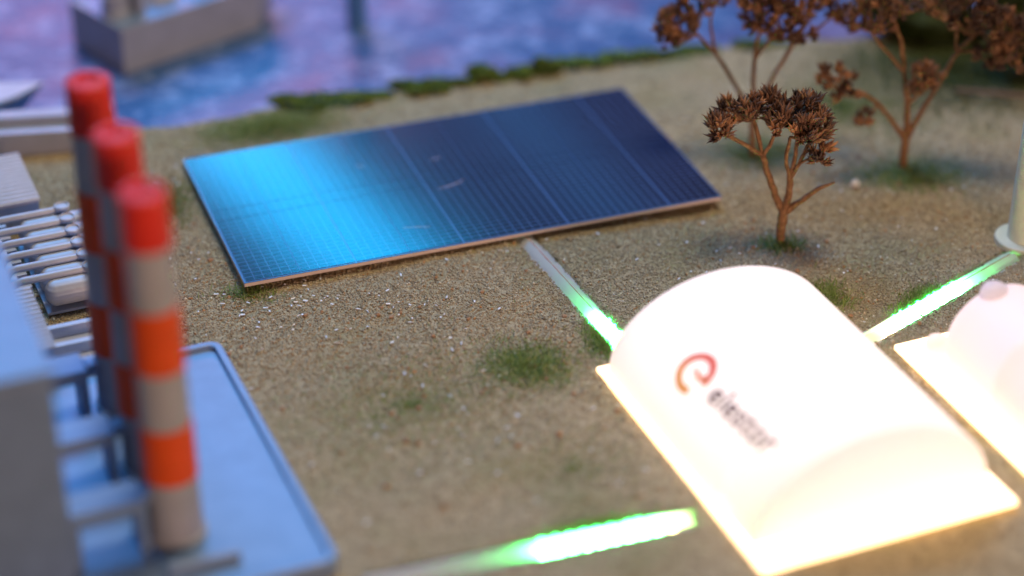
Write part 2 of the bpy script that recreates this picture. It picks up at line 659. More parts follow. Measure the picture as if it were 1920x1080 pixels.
def build_crumbs():
    mb = MB()
    for _ in range(150):
        x, y = random.uniform(-1.6, 2.4), random.uniform(-2.3, 1.2)
        if random.random() < 0.45:
            x, y = random.gauss(0.5, 0.8), random.gauss(-1.2, 0.6)
        if not bool(free_spot(np.array([x]), np.array([y]))[0]) or channel_dist(np.array([x]), np.array([y]))[0] < 0.01:
            continue
        z = float(land_z(np.array([x]), np.array([y]))[0]) + 0.006
        r = random.uniform(0.007, 0.016)
        vs = []
        for p in [(1, 0, 0), (0, 1, 0), (-1, 0, 0), (0, -1, 0), (0.6, 0.6, 0.7), (-0.6, 0.5, 0.7), (-0.5, -0.6, 0.6), (0.6, -0.5, 0.6), (0, 0, 1), (0, 0, -0.6)]:
            q = Vector(p) * r * random.uniform(0.7, 1.2)
            vs.append((x + q.x, y + q.y, z + q.z * 0.8))
        mb.add(vs, [(0, 4, 7), (0, 1, 4), (1, 5, 4), (1, 2, 5), (2, 6, 5), (2, 3, 6), (3, 7, 6), (3, 0, 7), (4, 5, 8), (5, 6, 8), (6, 7, 8), (7, 4, 8),
                    (1, 0, 9), (2, 1, 9), (3, 2, 9), (0, 3, 9)])
    tag(mb.build('gravel', NT('rusty_crumb').base((0.36, 0.20, 0.10)).rough(0.85).m), 'rusty orange crumbs scattered among the sand', 'gravel', None, 'stuff')


build_crumbs()


# ------------------------------------------------------------------ static grass
def grass_patch(label, cx, cy, rx, ry, n, length=0.055, dark=1.0, rot=0.0, lift=0.55):
    r = np.sqrt(rng.random(n)) * np.clip(rng.normal(0.8, 0.4, n), 0.05, 2.0)
    a = rng.uniform(0, 6.283, n)
    px, py = r * np.cos(a) * rx, r * np.sin(a) * ry
    x = cx + px * math.cos(rot) - py * math.sin(rot)
    y = cy + px * math.sin(rot) + py * math.cos(rot)
    ok = free_spot(x, y) & (channel_dist(x, y) > 0.008)
    x, y = x[ok], y[ok]
    n = len(x)
    z = land_z(x, y)
    L = length * rng.uniform(0.5, 1.25, n)
    th = rng.uniform(0, 6.283, n)
    el = np.clip(rng.normal(lift, 0.35, n), 0.05, 1.45)
    d = np.stack([np.cos(th) * np.cos(el), np.sin(th) * np.cos(el), np.sin(el)], -1)
    sd = np.stack([-np.sin(th), np.cos(th), np.zeros(n)], -1)
    w = rng.uniform(0.0012, 0.0024, n)[:, None]
    p0 = np.stack([x, y, z - 0.003], -1)
    p1 = p0 + d * (L * 0.55)[:, None]
    p2 = p0 + d * L[:, None]
    p2[:, 2] -= L * 0.15
    verts = np.stack([p0 - sd * w, p0 + sd * w, p1 + sd * w * 0.8, p1 - sd * w * 0.8, p2], 1).reshape(-1, 3)
    b = (np.arange(n) * 5)[:, None, None]
    faces = (np.array([(0, 1, 2), (0, 2, 3), (3, 2, 4)])[None] + b).reshape(-1, 3)
    pal = np.array([(0.20, 0.27, 0.055), (0.27, 0.33, 0.08), (0.14, 0.20, 0.045), (0.38, 0.37, 0.15), (0.50, 0.47, 0.26)])
    col = pal[rng.choice(5, n, p=[0.36, 0.3, 0.2, 0.1, 0.04])] * dark
    o = np_mesh('grass', verts, faces, M['grass'], np.repeat(col, 5, 0))
    tag(o, label, 'grass', None, 'stuff')


grass_patch('short green grass tuft on open sand left of the lit dome', 0.075, -1.225, 0.20, 0.18, 3600, 0.045)
grass_patch('green grass beside the lit end of the central light channel', 0.40, -1.06, 0.10, 0.15, 900, 0.045)
grass_patch('green grass tuft behind the right shoulder of the lit dome', 1.42, -0.66, 0.13, 0.15, 1300)
grass_patch('grass round the foot of the front dried tree', 1.27, -0.17, 0.13, 0.08, 650, 0.06)
grass_patch('grass round the foot of the right dried tree', 1.99, 0.50, 0.26, 0.17, 2200, 0.06)
grass_patch('grass round the foot of the rear dried tree', 1.25, 0.74, 0.22, 0.16, 1300, 0.055)
grass_patch('broad grass patch behind the left end of the solar panel', -1.25, 1.03, 0.38, 0.16, 5200, 0.05, 1.0, 0.35)
grass_patch('thin grass beside the left edge of the solar panel', -1.68, 0.20, 0.13, 0.26, 2200, 0.045, 0.8)
grass_patch('wispy grass under the near left corner of the solar panel', -1.20, -0.60, 0.16, 0.09, 520, 0.05)
grass_patch('faint mossy grass haze on the sand in front', -0.42, -1.5, 0.62, 0.44, 10500, 0.026, 0.95, 0.5, 0.25)
grass_patch('thin olive grass haze in front of the lit dome, low in the picture', 0.25, -1.95, 0.34, 0.30, 2800, 0.026, 0.95, 0.5, 0.25)
grass_patch('grass beside the lit end of the right light channel', 1.86, -0.62, 0.12, 0.06, 520, 0.04, 1.0, 0.7)
grass_patch('short grass verge behind the glowing part of the right light channel', 1.835, -0.672, 0.17, 0.045, 1500, 0.030, 1.5, 0.74, 1.0)  # blade colour brightened to carry the green spill of the channel
grass_patch('short grass verge behind the glowing part of the bottom light channel', 0.33, -2.335, 0.24, 0.045, 1500, 0.030, 1.5, 0.316, 1.0)  # green spill put into the blades as a brighter colour
grass_patch('short grass verge on the near side of the central light channel end', 0.385, -1.01, 0.14, 0.045, 1100, 0.030, 1.5, -1.15, 1.0)  # blades coloured brighter in place of the channel's spill light
grass_patch('green grass darkened for shade in the far right corner', 2.45, 1.75, 0.70, 0.60, 13000, 0.08, 0.35)  # blade colour darkened to carry the shade of this corner
grass_patch('sparse grass between the right and rear trees', 1.75, 1.25, 0.45, 0.40, 3600, 0.05, 0.75)
grass_patch('low grass on the tank rack mound', -1.95, 0.30, 0.16, 0.2, 300, 0.03, 0.8)


# ------------------------------------------------------------------ moss clumps on the shore
def foliage_clump(name, label, loc, rx, ry, rz, n, leaf, tint, group=None):
    root = empty(name, loc)
    tag(root, label, 'moss', group)
    # lumpy core of a few knots, then small leaf faces over it
    knots = [(rng.normal(0, 0.38, 3) * (rx, ry, rz * 0.6) + (0, 0, rz * 0.45), rng.uniform(0.35, 0.62)) for _ in range(7)]
    k = rng.integers(0, 7, n)
    d = rng.normal(0, 1, (n, 3))
    d /= np.linalg.norm(d, axis=1)[:, None]
    rr = rng.uniform(0.55, 1.08, n) ** 0.6
    c = np.array([q[0] for q in knots])[k]
    s = np.array([q[1] for q in knots])[k]
    p = c + d * (rr * s)[:, None] * np.array((rx, ry, rz))
    p[:, 2] = np.maximum(p[:, 2], 0.0)
    nrm = d + rng.normal(0, 0.6, (n, 3))
    nrm /= np.linalg.norm(nrm, axis=1)[:, None]
    t1 = np.cross(nrm, rng.normal(0, 1, (n, 3)))
    t1 /= np.linalg.norm(t1, axis=1)[:, None] + 1e-9
    t2 = np.cross(nrm, t1)
    L = leaf * rng.uniform(0.6, 1.3, (n, 1))
    verts = np.stack([p - t1 * L * 0.5, p + t2 * L * 0.33, p + t1 * L * 0.6, p - t2 * L * 0.33], 1).reshape(-1, 3)
    faces = np.arange(n * 4).reshape(-1, 4)
    pal = np.array([(0.045, 0.075, 0.016), (0.075, 0.115, 0.022), (0.12, 0.16, 0.035), (0.03, 0.05, 0.014)])
    col = pal[rng.choice(4, n, p=[0.35, 0.33, 0.17, 0.15])] * tint
    o = np_mesh('foliage', verts, faces, M['moss'], np.repeat(col, 4, 0))
    o.parent = root
    core = MB()
    for q, sz in knots:
        core.lathe([(0.001, -0.5 * rz * sz), (0.42 * rx * sz, -0.25 * rz * sz), (0.6 * rx * sz, 0.0), (0.42 * rx * sz, 0.4 * rz * sz), (0.001, 0.6 * rz * sz)], 7, *q)
    core.build('core', NT('moss_core').base((0.03, 0.05, 0.015)).rough(0.9).m, root)


ROW = 'moss clumps along the shoreline'
moss = [(-1.12, 0.095, 0.10, 0.9, 'largest dark green moss clump at the left end of the shore row'),
        (-0.93, 0.115, 0.075, 1.25, 'second moss clump from the left on the shore, low and light green'),
        (-0.72, 0.09, 0.05, 1.3, 'third moss clump from the left on the shore, thin and flat'),
        (-0.55, 0.085, 0.085, 1.0, 'fourth moss clump from the left on the shore, dark and rounded'),
        (-0.33, 0.085, 0.055, 1.0, 'fifth moss clump from the left on the shore, low'),
        (-0.13, 0.075, 0.125, 1.05, 'tallest pointed moss clump in the middle of the shore row'),
        (0.05, 0.05, 0.075, 1.0, 'small moss clump just right of the tallest one'),
        (0.17, 0.07, 0.115, 1.0, 'dark tall moss clump right of the small one'),
        (0.40, 0.10, 0.075, 1.3, 'light green low moss clump behind the right half of the panel'),
        (0.66, 0.10, 0.09, 1.4, 'bright yellow green moss clump near the right end of the shore row'),
        (0.86, 0.06, 0.05, 0.7, 'small dark moss clump left of the rear dried tree'),
        (1.08, 0.10, 0.06, 1.2, 'moss clump under the left side of the rear tree crown'),
        (1.38, 0.12, 0.07, 1.2, 'moss clump behind the stems of the rear dried tree')]
for mx, mr, mz, tint, lab in moss:
    foliage_clump('moss_clump', lab, (mx, shore_y(mx) - 0.045, -0.012), mr * 1.95, 0.065, mz * 0.66, 1900, 0.022, tint * 2.3, ROW)
foliage_clump('moss_bush', 'large dark green bush at the far right edge', (2.80, 1.85, 0.0), 0.30, 0.30, 0.66, 5000, 0.05, 0.6)

foliage_clump('moss_bush', 'low dark hedge behind the crown of the right tree', (2.35, 2.12, 0.0), 0.50, 0.22, 0.30, 5000, 0.05, 0.5)
tw = MB().tube([(2.36, 1.38, 0.05), (2.55, 1.33, 0.055), (2.75, 1.30, 0.05), (2.98, 1.22, 0.06)], [0.012, 0.016, 0.015, 0.012], 7)
tag(tw.build('twig', M['twig']), 'thin brown twig lying behind the right dried tree', 'twig')

pb = MB()
pts = [(math.cos(a) * r, math.sin(a) * r * 0.8, z) for r, z in ((0.014, 0.0), (0.026, 0.012), (0.021, 0.03), (0.009, 0.04)) for a in [k * 0.785 for k in range(8)]]
pts = [(x * random.uniform(0.8, 1.2), y * random.uniform(0.8, 1.2), z) for x, y, z in pts]
pb.add(pts, [(i * 8 + k, i * 8 + (k + 1) % 8, i * 8 + 8 + (k + 1) % 8, i * 8 + 8 + k) for i in range(3) for k in range(8)] + [tuple(range(24, 32))])
o = pb.build('pebble', M['pebble'])
o.location = (1.700, 0.395, 0.0)
tag(o, 'small pale pebble on the sand left of the right tree', 'pebble')

# ------------------------------------------------------------------ solar panel
PC = (PANEL[0] + PANEL[1] + PANEL[2] + PANEL[3]) / 4
ex = ((PANEL[1] - PANEL[0]).normalized() + (PANEL[2] - PANEL[3]).normalized()).normalized()
PLEN = ((PANEL[1] - PANEL[0]).length + (PANEL[2] - PANEL[3]).length) / 2
PWID = ((PANEL[0] - PANEL[3]).length + (PANEL[1] - PANEL[2]).length) / 2
sp_root = empty('solar_panel', (PC.x, PC.y, 0.0), math.atan2(ex.y, ex.x))
tag(sp_root, 'large dark blue solar panel board lying on the sand', 'solar panel')
hx, hy = PLEN / 2, PWID / 2
ZT = 0.060
MB().box(-hx, hx, -hy, hy, ZT - 0.022, ZT - 0.0045).build('backing_board', M['foam'], sp_root)
MB().box(-hx - 0.001, hx + 0.001, -hy - 0.001, hy + 0.001, ZT - 0.0045, ZT - 0.0012).build('seam_sheet', M['solar_line'], sp_root)
for sx in (-0.8, -0.3, 0.3, 0.8):
    MB().box(sx * hx - 0.05, sx * hx + 0.05, -hy * 0.86, hy * 0.86, -0.03, ZT - 0.022).build('support', M['support'], sp_root)
NCOL = 9
cw = (2 * hx - 0.012) / NCOL
row_edges = [-hy + 0.006, -hy + 0.006 + 0.47 * (2 * hy), hy - 0.006 - 0.45 * (2 * hy), hy - 0.006]
row_edges = [-hy + 0.006, 0.47 * 2 * hy - hy, 0.55 * 2 * hy - hy, hy - 0.006]
for j in range(3):
    y0, y1 = row_edges[j], row_edges[j + 1]
    me = None
    for i in range(NCOL):
        if me is None:
            k = mat_solar(6, [17, 3, 17][j], 'solar_laminate_%d' % j)
            g = 0.0024
            me = MB().box(-cw / 2 + g, cw / 2 - g, -(y1 - y0) / 2 + g * 0.9, (y1 - y0) / 2 - g * 0.9, -0.001, 0.0012).mesh('solar_module', k)
        # the seams alternate: every second one is bolder
        link_mesh('solar_module', me, sp_root, (-hx + 0.006 + cw * (i + 0.5) + (-0.0011 if i % 2 else 0.0011), (y0 + y1) / 2, ZT))


def scratch(pts, w):
    mb = MB()
    vs, fs = [], []
    for i, (x, y) in enumerate(pts):
        ww = w * (0.25 + 0.75 * math.sin(math.pi * (i + 0.4) / len(pts)))
        vs += [(x, y - ww, ZT + 0.0016), (x, y + ww, ZT + 0.0016)]
    fs = [(2 * i, 2 * i + 2, 2 * i + 3, 2 * i + 1) for i in range(len(pts) - 1)]
    mb.add(vs, fs).build('scratch', M['scratch'], sp_root)


scratch([(-0.085, -0.095), (-0.04, -0.09), (0.0, -0.08), (0.035, -0.065), (0.065, -0.045)], 0.0022)
scratch([(-0.03, 0.20), (0.0, 0.205), (0.03, 0.215)], 0.0018)
scratch([(-0.40, 0.27), (-0.38, 0.26), (-0.36, 0.25)], 0.0016)
scratch([(-0.36, -0.40), (-0.30, -0.415), (-0.24, -0.435)], 0.0013)

# ------------------------------------------------------------------ light channels
LABELS = ['light channel running from the solar panel to the lit dome, green at its end',
          'light channel running from the tower base down to the tank, green in the middle',
          'blurred light channel at the bottom edge, glowing green white toward the dome']
LIT = [(0.72, 1.0), (0.34, 0.90), (0.52, 0.97)]
for ci, ((ax, ay), (bx, by)) in enumerate(CHANNELS):
    L = math.hypot(bx - ax, by - ay)
    root = empty('light_channel', (ax, ay, 0), math.atan2(by - ay, bx - ax))
    tag(root, LABELS[ci], 'light strip', 'light channels set into the sand')
    h = CH_W / 2
    # U-shaped trough of frosted plastic set into the sand
    trough = MB().box(0, L, -h, h, -0.046, -0.040).box(0, L, -h - 0.004, -h + 0.004, -0.040, -0.001).box(0, L, h - 0.004, h + 0.004, -0.040, -0.001).build('trough', M['channel'], root)
    # frosted cover in two slightly tilted strips with a copper wire in the gap
    g = 0.004
    s1, s2 = (1, -1) if ci != 1 else (1, -1)
    nseg = 24
    for sgn, nm, zc, ze in ((1, 'cover', 0.024, 0.0), (-1, 'cover', 0.025, 0.0)):
        vs, fs = [], []
        for i in range(nseg + 1):
            x = L * i / nseg
            wob = 0.0012 * math.sin(i * 2.1 + ci)
            for kx, z in ((g * 0.5 + wob, zc), (h * 0.55, (zc + ze) / 2 + 0.003), (h - 0.005, ze)):
                vs.append((x, sgn * kx, z))
        for i in range(nseg):
            for k in range(2):
                q = (i * 3 + k, i * 3 + k + 1, (i + 1) * 3 + k + 1, (i + 1) * 3 + k)
                fs.append(q if sgn < 0 else q[::-1])
        MB().add(vs, fs).build(nm, M['diffuser'], root, smooth=True)
    MB().tube([(0.02, 0.0, 0.0215), (L * 0.3, 0.001, 0.0225), (L * 0.62, -0.001, 0.0225), (L * 0.70, 0, 0.014)], [0.003] * 4, 6).build('copper_wire', M['copper'], root)
    a, b = LIT[ci]
    nled = max(4, int((b - a) * L / 0.055))
    for i in range(nled):
        x = L * (a + (b - a) * (i + 0.5) / nled)
        if i < nled - 2 + (ci == 0):
            # small green emitters added at the trough rim to spill onto the grass
            for sg in ((1, -1), (-1,), (1,))[ci]:
                xj = x + random.uniform(-0.012, 0.012)
                wj = random.uniform(0.004, 0.010)
                MB().box(xj - wj, xj + wj, sg * (h + 0.001) - 0.003, sg * (h + 0.001) + 0.003, -0.02, random.uniform(0.002, 0.006)).build('spill_emitter', M['led_spill'], trough)
        warm = (i == nled - 1) or (ci == 1 and i >= nled - 2)
        MB().box(x - 0.013, x + 0.013, -0.012, 0.012, -0.038, -0.033).build('diode', M['led_warm'] if warm else M['led_green'], trough)

# ------------------------------------------------------------------ lit dome building
dome = empty('lit_dome_building', DP2, math.atan2(DV.y, DV.x))     # local x = DV (right), y = DU (back)
tag(dome, 'glowing white half-barrel hall with orange ring logo on lit base plate', 'model building')
MB().box(0, DW, 0, DL, 0.0, 0.024).build('base_plate', M['light_plate'], dome, bevel=0.004)
MB().box(0.06, DW - 0.06, 0.19, 1.43, 0.0245, 0.027).build('light_sheet', M['light_sheet'], dome)
RX, RH, CX = 0.53, 0.385, DW / 2
YB, YF = 1.455, 0.165


def dome_pt(s, t, off=0.0):
    """s along the barrel (0 front), t angle from the left foot in radians"""
    return Vector((CX - (RX + off) * math.cos(t), s, 0.022 + (RH + off) * math.sin(t)))


def barrel():
    mb = MB()
    ts = [math.pi * i / 40 for i in range(41)]
    ring = []
    # rounded shoulder at both ends
    prof = [(YF - 0.012, 0.985), (YF - 0.002, 0.996), (YF + 0.012, 1.0), (0.45, 1.0), (0.8, 1.0), (1.15, 1.0), (YB - 0.012, 1.0), (YB + 0.002, 0.996), (YB + 0.012, 0.985)]
    vs, fs = [], []
    for y, k in prof:
        for t in ts:
            vs.append((CX - RX * k * math.cos(t), y, 0.022 + RH * k * math.sin(t)))
    n = len(ts)
    for i in range(len(prof) - 1):
        for j in range(n - 1):
            fs.append((i * n + j, (i + 1) * n + j, (i + 1) * n + j + 1, i * n + j + 1))
    return MB().add(vs, fs)


barrel().build('shell', M['shell'], dome, smooth=True)
for y, nm in ((YF - 0.012, 'end_wall'), (YB + 0.012, 'end_wall')):
    vs = [(CX - RX * 0.985 * math.cos(math.pi * i / 40), y, 0.022 + RH * 0.985 * math.sin(math.pi * i / 40)) for i in range(41)]
    f = tuple(range(41))
    MB().add(vs, [f if y > 1 else f[::-1]]).build(nm, M['shell'], dome)


# logo: open ring with a bolt-like tongue, then the word, wrapped on the barrel
def wrap(x, y, off=0.003):
    """x along the reading direction from the ring centre, y toward the crest (arc length)"""
    s = 0.945 - x
    # arc length to angle on the ellipse, near 44 degrees
    t = math.radians(43.5) + (y + max(0.0, x - 0.1) * 0.06) / 0.47
    return dome_pt(s, t, off)


def ring_logo():
    mb = MB()
    def strip(pts, ws):
        vs, fs = [], []
        for i, (x, y) in enumerate(pts):
            x0, y0 = pts[max(0, i - 1)]
            x1, y1 = pts[min(len(pts) - 1, i + 1)]
            d = Vector((x1 - x0, y1 - y0)).normalized()
            nx, ny = -d.y, d.x
            vs += [wrap(x + nx * ws[i], y + ny * ws[i]), wrap(x - nx * ws[i], y - ny * ws[i])]
        for i in range(len(pts) - 1):
            fs.append((2 * i, 2 * i + 1, 2 * i + 3, 2 * i + 2))
        mb.add(vs, fs)
    R = 0.083
    arc = [math.radians(a) for a in range(-8, 312, 8)]
    arc = [math.radians(-5 + a) for a in np.linspace(0, 308, 44)]
    strip([(R * math.cos(a), R * math.sin(a)) for a in arc], [0.018] * len(arc))
    strip([(R * 0.99, -0.004), (0.05, 0.012), (0.03, -0.008), (0.005, 0.016), (-0.025, -0.006)], [0.014, 0.014, 0.013, 0.010, 0.002])
    return mb


ring_logo().build('ring_logo', M['logo'], dome)


def lettering():
    cu = bpy.data.curves.new('word', 'FONT')
    cu.body = 'elestor'
    cu.size = 0.150
    cu.offset = 0.003
    cu.resolution_u = 4
    cu.space_character = 1.08
    ob = bpy.data.objects.new('word', cu)
    COL.objects.link(ob)
    dg = bpy.context.evaluated_depsgraph_get()
    dg.update()
    me = bpy.data.meshes.new_from_object(ob.evaluated_get(dg))
    bpy.data.objects.remove(ob)
    bpy.data.curves.remove(cu)
    xs = [v.co.x for v in me.vertices]
    w = max(xs) - min(xs)
    k = 0.455 / w
    # split into one object per letter
    from collections import defaultdict
    adj = list(range(len(me.vertices)))
    def find(i):
        while adj[i] != i:
            adj[i] = adj[adj[i]]
            i = adj[i]
        return i
    for e in me.edges:
        a, b = find(e.vertices[0]), find(e.vertices[1])
        adj[a] = b
    groups = defaultdict(list)
    for p in me.polygons:
        groups[find(p.vertices[0])].append(p)
    for g, polys in sorted(groups.items(), key=lambda q: min(me.vertices[i].co.x for p in q[1] for i in p.vertices)):
        ids = sorted({i for p in polys for i in p.vertices})
        mp = {i: n for n, i in enumerate(ids)}
        vs = [wrap(0.150 + (me.vertices[i].co.x - min(xs)) * k, -0.040 + me.vertices[i].co.y * 1.0, 0.003) for i in ids]
        MB().add(vs, [tuple(mp[i] for i in p.vertices) for p in polys]).build('letter', M['ink'], dome)
    bpy.data.meshes.remove(me)


lettering()

# ------------------------------------------------------------------ lit storage tank
tank = empty('lit_storage_tank', TQ, math.atan2(DV.y, DV.x))      # local x right, y back (plate runs toward -y)
tag(tank, 'glowing pale pressure tank with knob on lit plate at right edge', 'storage tank')
MB().box(0, 0.95, -1.9, 0, 0.0, 0.024).build('base_plate', M['light_plate'], tank, bevel=0.004)
TR, TX, TZ, TY0, TY1 = 0.25, 0.345, 0.135, -1.75, -0.12


def capsule(x, z, y0, y1, r, n=36, m=9):
    prof = []
    e = r * 0.62
    for i in range(m + 1):
        a = math.pi / 2 * i / m
        prof.append((y0 + e - e * math.cos(a), max(1e-4, r * math.sin(a))))
    for yb in (-1.3, -0.95, -0.60):          # raised ribs round the body
        prof += [(yb - 0.035, r), (yb - 0.025, r + 0.007), (yb + 0.025, r + 0.007), (yb + 0.035, r)]
    for i in range(m + 1):
        a = math.pi / 2 * i / m
        prof.append((y1 - e + e * math.sin(a), max(1e-4, r * math.cos(a))))
    mb = MB()
    vs, fs = [], []
    for y, rr in prof:
        for k in range(n):
            t = 2 * math.pi * k / n
            wv = 1 + 0.018 * math.sin(3 * t + 9 * y) * min(1.0, rr / r)
            vs.append((x + rr * wv * math.cos(t), y, z + rr * wv * math.sin(t)))
    for i in range(len(prof) - 1):
        for k in range(n):
            k2 = (k + 1) % n
            fs.append((i * n + k, (i + 1) * n + k, (i + 1) * n + k2, i * n + k2))
    return mb.add(vs, fs)


MB().box(TX - TR * 0.8, TX + TR * 0.8, -1.65, -0.26, 0.0245, 0.027).build('light_sheet', M['tank_sheet'], tank)
capsule(TX, TZ, TY0, TY1, TR).build('tank_body', M['tank_shell'], tank, smooth=True)
MB().lathe([(0.062, 0.0), (0.058, 0.04), (0.048, 0.060), (0.030, 0.072), (0.001, 0.075)], 24, TX - 0.05, -0.26, TZ + TR - 0.045).build('valve_knob', M['knob'], tank, smooth=True)
for yy in (-0.13, -1.6):
    for xx in (0.13, 0.56):
        MB().lathe([(0.05, 0.0), (0.05, 0.06), (0.042, 0.08), (0.022, 0.094), (0.001, 0.097)], 20, xx, yy, 0.022).build('foot', M['tank_shell'], tank, smooth=True)

# ------------------------------------------------------------------ tower on a round flange
tw_root = empty('turbine_tower', (2.430, -0.155, 0.0))
tag(tw_root, 'tapered cream tower on a round flange at the right edge', 'tower')
MB().lathe([(0.142, 0.0), (0.142, 0.032), (0.138, 0.036)], 56).build('base_flange', M['tower'], tw_root, smooth=True)
MB().lathe([(0.086 - 0.02 * i / 12, 0.034 + 2.2 * i / 12) for i in range(13)], 40).build('shaft', M['tower'], tw_root, smooth=True)
grass_patch('grass tuft caught on the flange of the cream tower', 2.47, -0.30, 0.06, 0.03, 260, 0.05)


# ------------------------------------------------------------------ dried trees
def seed_meshes():
    out = []
    for var in range(6):
        rnd = random.Random(40 + var)
        mb = MB()
        n = 5
        for k in range(n):
            a = 2 * math.pi * k / n + rnd.uniform(-0.25, 0.25)
            spread = rnd.uniform(0.25, 0.6)
            Ls = rnd.uniform(0.85, 1.15)
            dirv = Vector((math.cos(a), math.sin(a), 0))
            pts, rad = [], []
            for t, out_, up, r in ((0, 0.04, 0.0, 0.05), (0.3, 0.16 + spread * 0.18, 0.28, 0.17), (0.6, 0.2 + spread * 0.34, 0.60, 0.16), (0.85, 0.2 + spread * 0.6, 0.88, 0.06), (1, 0.24 + spread * 0.95, 1.08, 0.012)):
                pts.append(dirv * out_ + Vector((0, 0, up * Ls)))
                rad.append(r)
            mb.tube(pts, rad, 5, False)
        # dry sepals curling below
        for k in range(4):
            a = 2 * math.pi * (k + 0.5) / 4 + rnd.uniform(-0.4, 0.4)
            d = Vector((math.cos(a), math.sin(a), 0))
            mb.tube([Vector((0, 0, 0.02)), d * 0.28 + Vector((0, 0, 0.04)), d * 0.5 + Vector((0, 0, 0.22))], [0.06, 0.05, 0.008], 4, False)
        out.append(mb.mesh('seed_head', M['seed'], True))
    return out


SEED = seed_meshes()


def dried_tree(label, base, limbs, clusters, k, seed, stem_r=0.0045, head=0.040, dens=1.75, zk=0.93):
    """limbs: lists of (x, z, y, radius) in hundredths of the tree's own unit k; clusters: (x, z, y, rx, ry, rz, count)"""
    rnd = random.Random(seed)
    root = empty('dried_tree', base)
    tag(root, label, 'tree', 'dried flower heads standing as model trees')
    mb = MB()
    tips = []
    for limb in limbs:
        pts = [Vector((x * k, y * k, (z if z < 70 else 70 + (z - 70) * (zk - 0.01)) * k)) for x, z, y, r in limb]
        rad = [r * k * 0.74 for *_, r in limb]
        # resample smoothly with a little wander
        P, Rr = [], []
        for i in range(len(pts) - 1):
            for j in range(4):
                t = j / 4
                p0, p1, p2, p3 = pts[max(0, i - 1)], pts[i], pts[i + 1], pts[min(len(pts) - 1, i + 2)]
                q = 0.5 * ((2 * p1) + (p2 - p0) * t + (2 * p0 - 5 * p1 + 4 * p2 - p3) * t * t + (3 * p1 - p0 - 3 * p2 + p3) * t ** 3)
                P.append(q + Vector((rnd.gauss(0, 0.0016), rnd.gauss(0, 0.0016), 0)))
                Rr.append((rad[i] * (1 - t) + rad[i + 1] * t) * rnd.uniform(0.93, 1.08))
        P.append(pts[-1])
        Rr.append(rad[-1])
        mb.tube(P, Rr, 9)
        tips += [(p, r) for p, r in list(zip(P, Rr))[len(P) // 2:]]
    heads = []
    for cx, cz, cy, rx, ry, rz, cnt in clusters:
        cnt = int(cnt * dens)
        cz *= zk
        c = Vector((cx * k, cy * k, cz * k))
        # a sub-umbel: a short stalk to the cluster, then stems fanning to its heads
        src = min(tips, key=lambda q: (q[0] - (c - Vector((0, 0, rz * k * 0.9)))).length)[0]
        hub = src.lerp(c - Vector((0, 0, rz * k * 1.1)), 0.55)
        mb.tube([src, src.lerp(hub, 0.5) + Vector((rnd.gauss(0, .006), rnd.gauss(0, .006), 0.0)), hub], [stem_r * 1.7, stem_r * 1.5, stem_r * 1.25], 7)
        for i in range(cnt):
            while True:
                d = Vector((rnd.uniform(-1, 1), rnd.uniform(-1, 1), rnd.uniform(-1, 1)))
                if d.length < 1:
                    break
            d = d.normalized() * (d.length ** 0.55)
            p = c + Vector((d.x * rx * k, d.y * ry * k, d.z * rz * k))
            out = Vector((d.x * 0.7, d.y * 0.7, 0.75 + d.z * 0.5)) + Vector((rnd.gauss(0, .28), rnd.gauss(0, .28), rnd.gauss(0, .2)))
            out.normalize()
            heads.append((p, out))
            if i % 2 == 0:
                m = hub.lerp(p, 0.55) - Vector((0, 0, 0.01)) + Vector((rnd.gauss(0, .004), rnd.gauss(0, .004), 0))
                mb.tube([hub, m, p + out * 0.004], [stem_r, stem_r * 0.75, stem_r * 0.6], 5, False)
    mb.build('trunk', M['bark'], root, smooth=True)
    for p, out in heads:
        q = out.to_track_quat('Z', 'Y') @ Matrix.Rotation(rnd.uniform(0, 6.28), 3, 'Z').to_quaternion()
        link_mesh('seed_head', SEED[rnd.randrange(6)], root, p, q.to_euler(), head * rnd.uniform(0.62, 1.25))
    return root


# front tree (unit: 1 px of the photograph at its distance ~ 1/395)
limbs = [
    [(0, -4, 0, 12), (0, 20, 0, 11.5), (2, 45, 0, 12.5), (3, 74, 0, 11)],
    [(2, 62, 0, 11), (-14, 100, 2, 8.5), (-32, 150, 6, 8), (-42, 186, 10, 8)],
    [(-42, 184, 10, 7), (-72, 212, 0, 5.5), (-108, 238, -6, 5), (-126, 248, -8, 4)],
    [(-42, 184, 10, 6), (-50, 222, 16, 5.5), (-62, 262, 20, 4)],
    [(-42, 184, 10, 5.5), (-28, 220, 4, 4.8), (-22, 254, 0, 3.6)],
    [(3, 66, 0, 11), (10, 108, -3, 8.5), (9, 146, -6, 8.5)],
    [(9, 140, -6, 6), (0, 176, -12, 5), (-2, 214, -18, 5), (2, 246, -24, 4)],
    [(9, 140, -6, 6), (16, 180, 2, 5.5), (20, 228, 10, 5), (22, 262, 30, 4)],
    [(9, 140, -6, 6), (24, 176, -6, 5), (42, 220, 0, 5), (74, 258, 8, 4)],
    [(24, 176, -6, 3.5), (44, 200, -22, 3), (62, 214, -34, 2.5)],
    [(3, 62, 0, 10.5), (34, 94, -8, 7.5), (62, 124, -14, 6), (90, 142, -20, 2)],
]
clusters = [(-128, 262, -10, 26, 26, 18, 15), (-96, 272, 34, 26, 30, 18, 14), (-64, 288, 14, 28, 30, 18, 16), (-24, 284, 40, 30, 30, 18, 18),
            (-20, 276, -20, 26, 28, 18, 16), (26, 270, -36, 26, 26, 20, 15), (24, 290, 20, 30, 36, 18, 18), (44, 276, 30, 24, 30, 18, 15),
            (50, 266, -8, 22, 26, 20, 13), (38, 246, -34, 18, 18, 22, 8), (-4, 282, 6, 26, 30, 18, 14), (58, 206, -36, 17, 10, 8, 5), (62, 224, -20, 14, 12, 14, 4)]
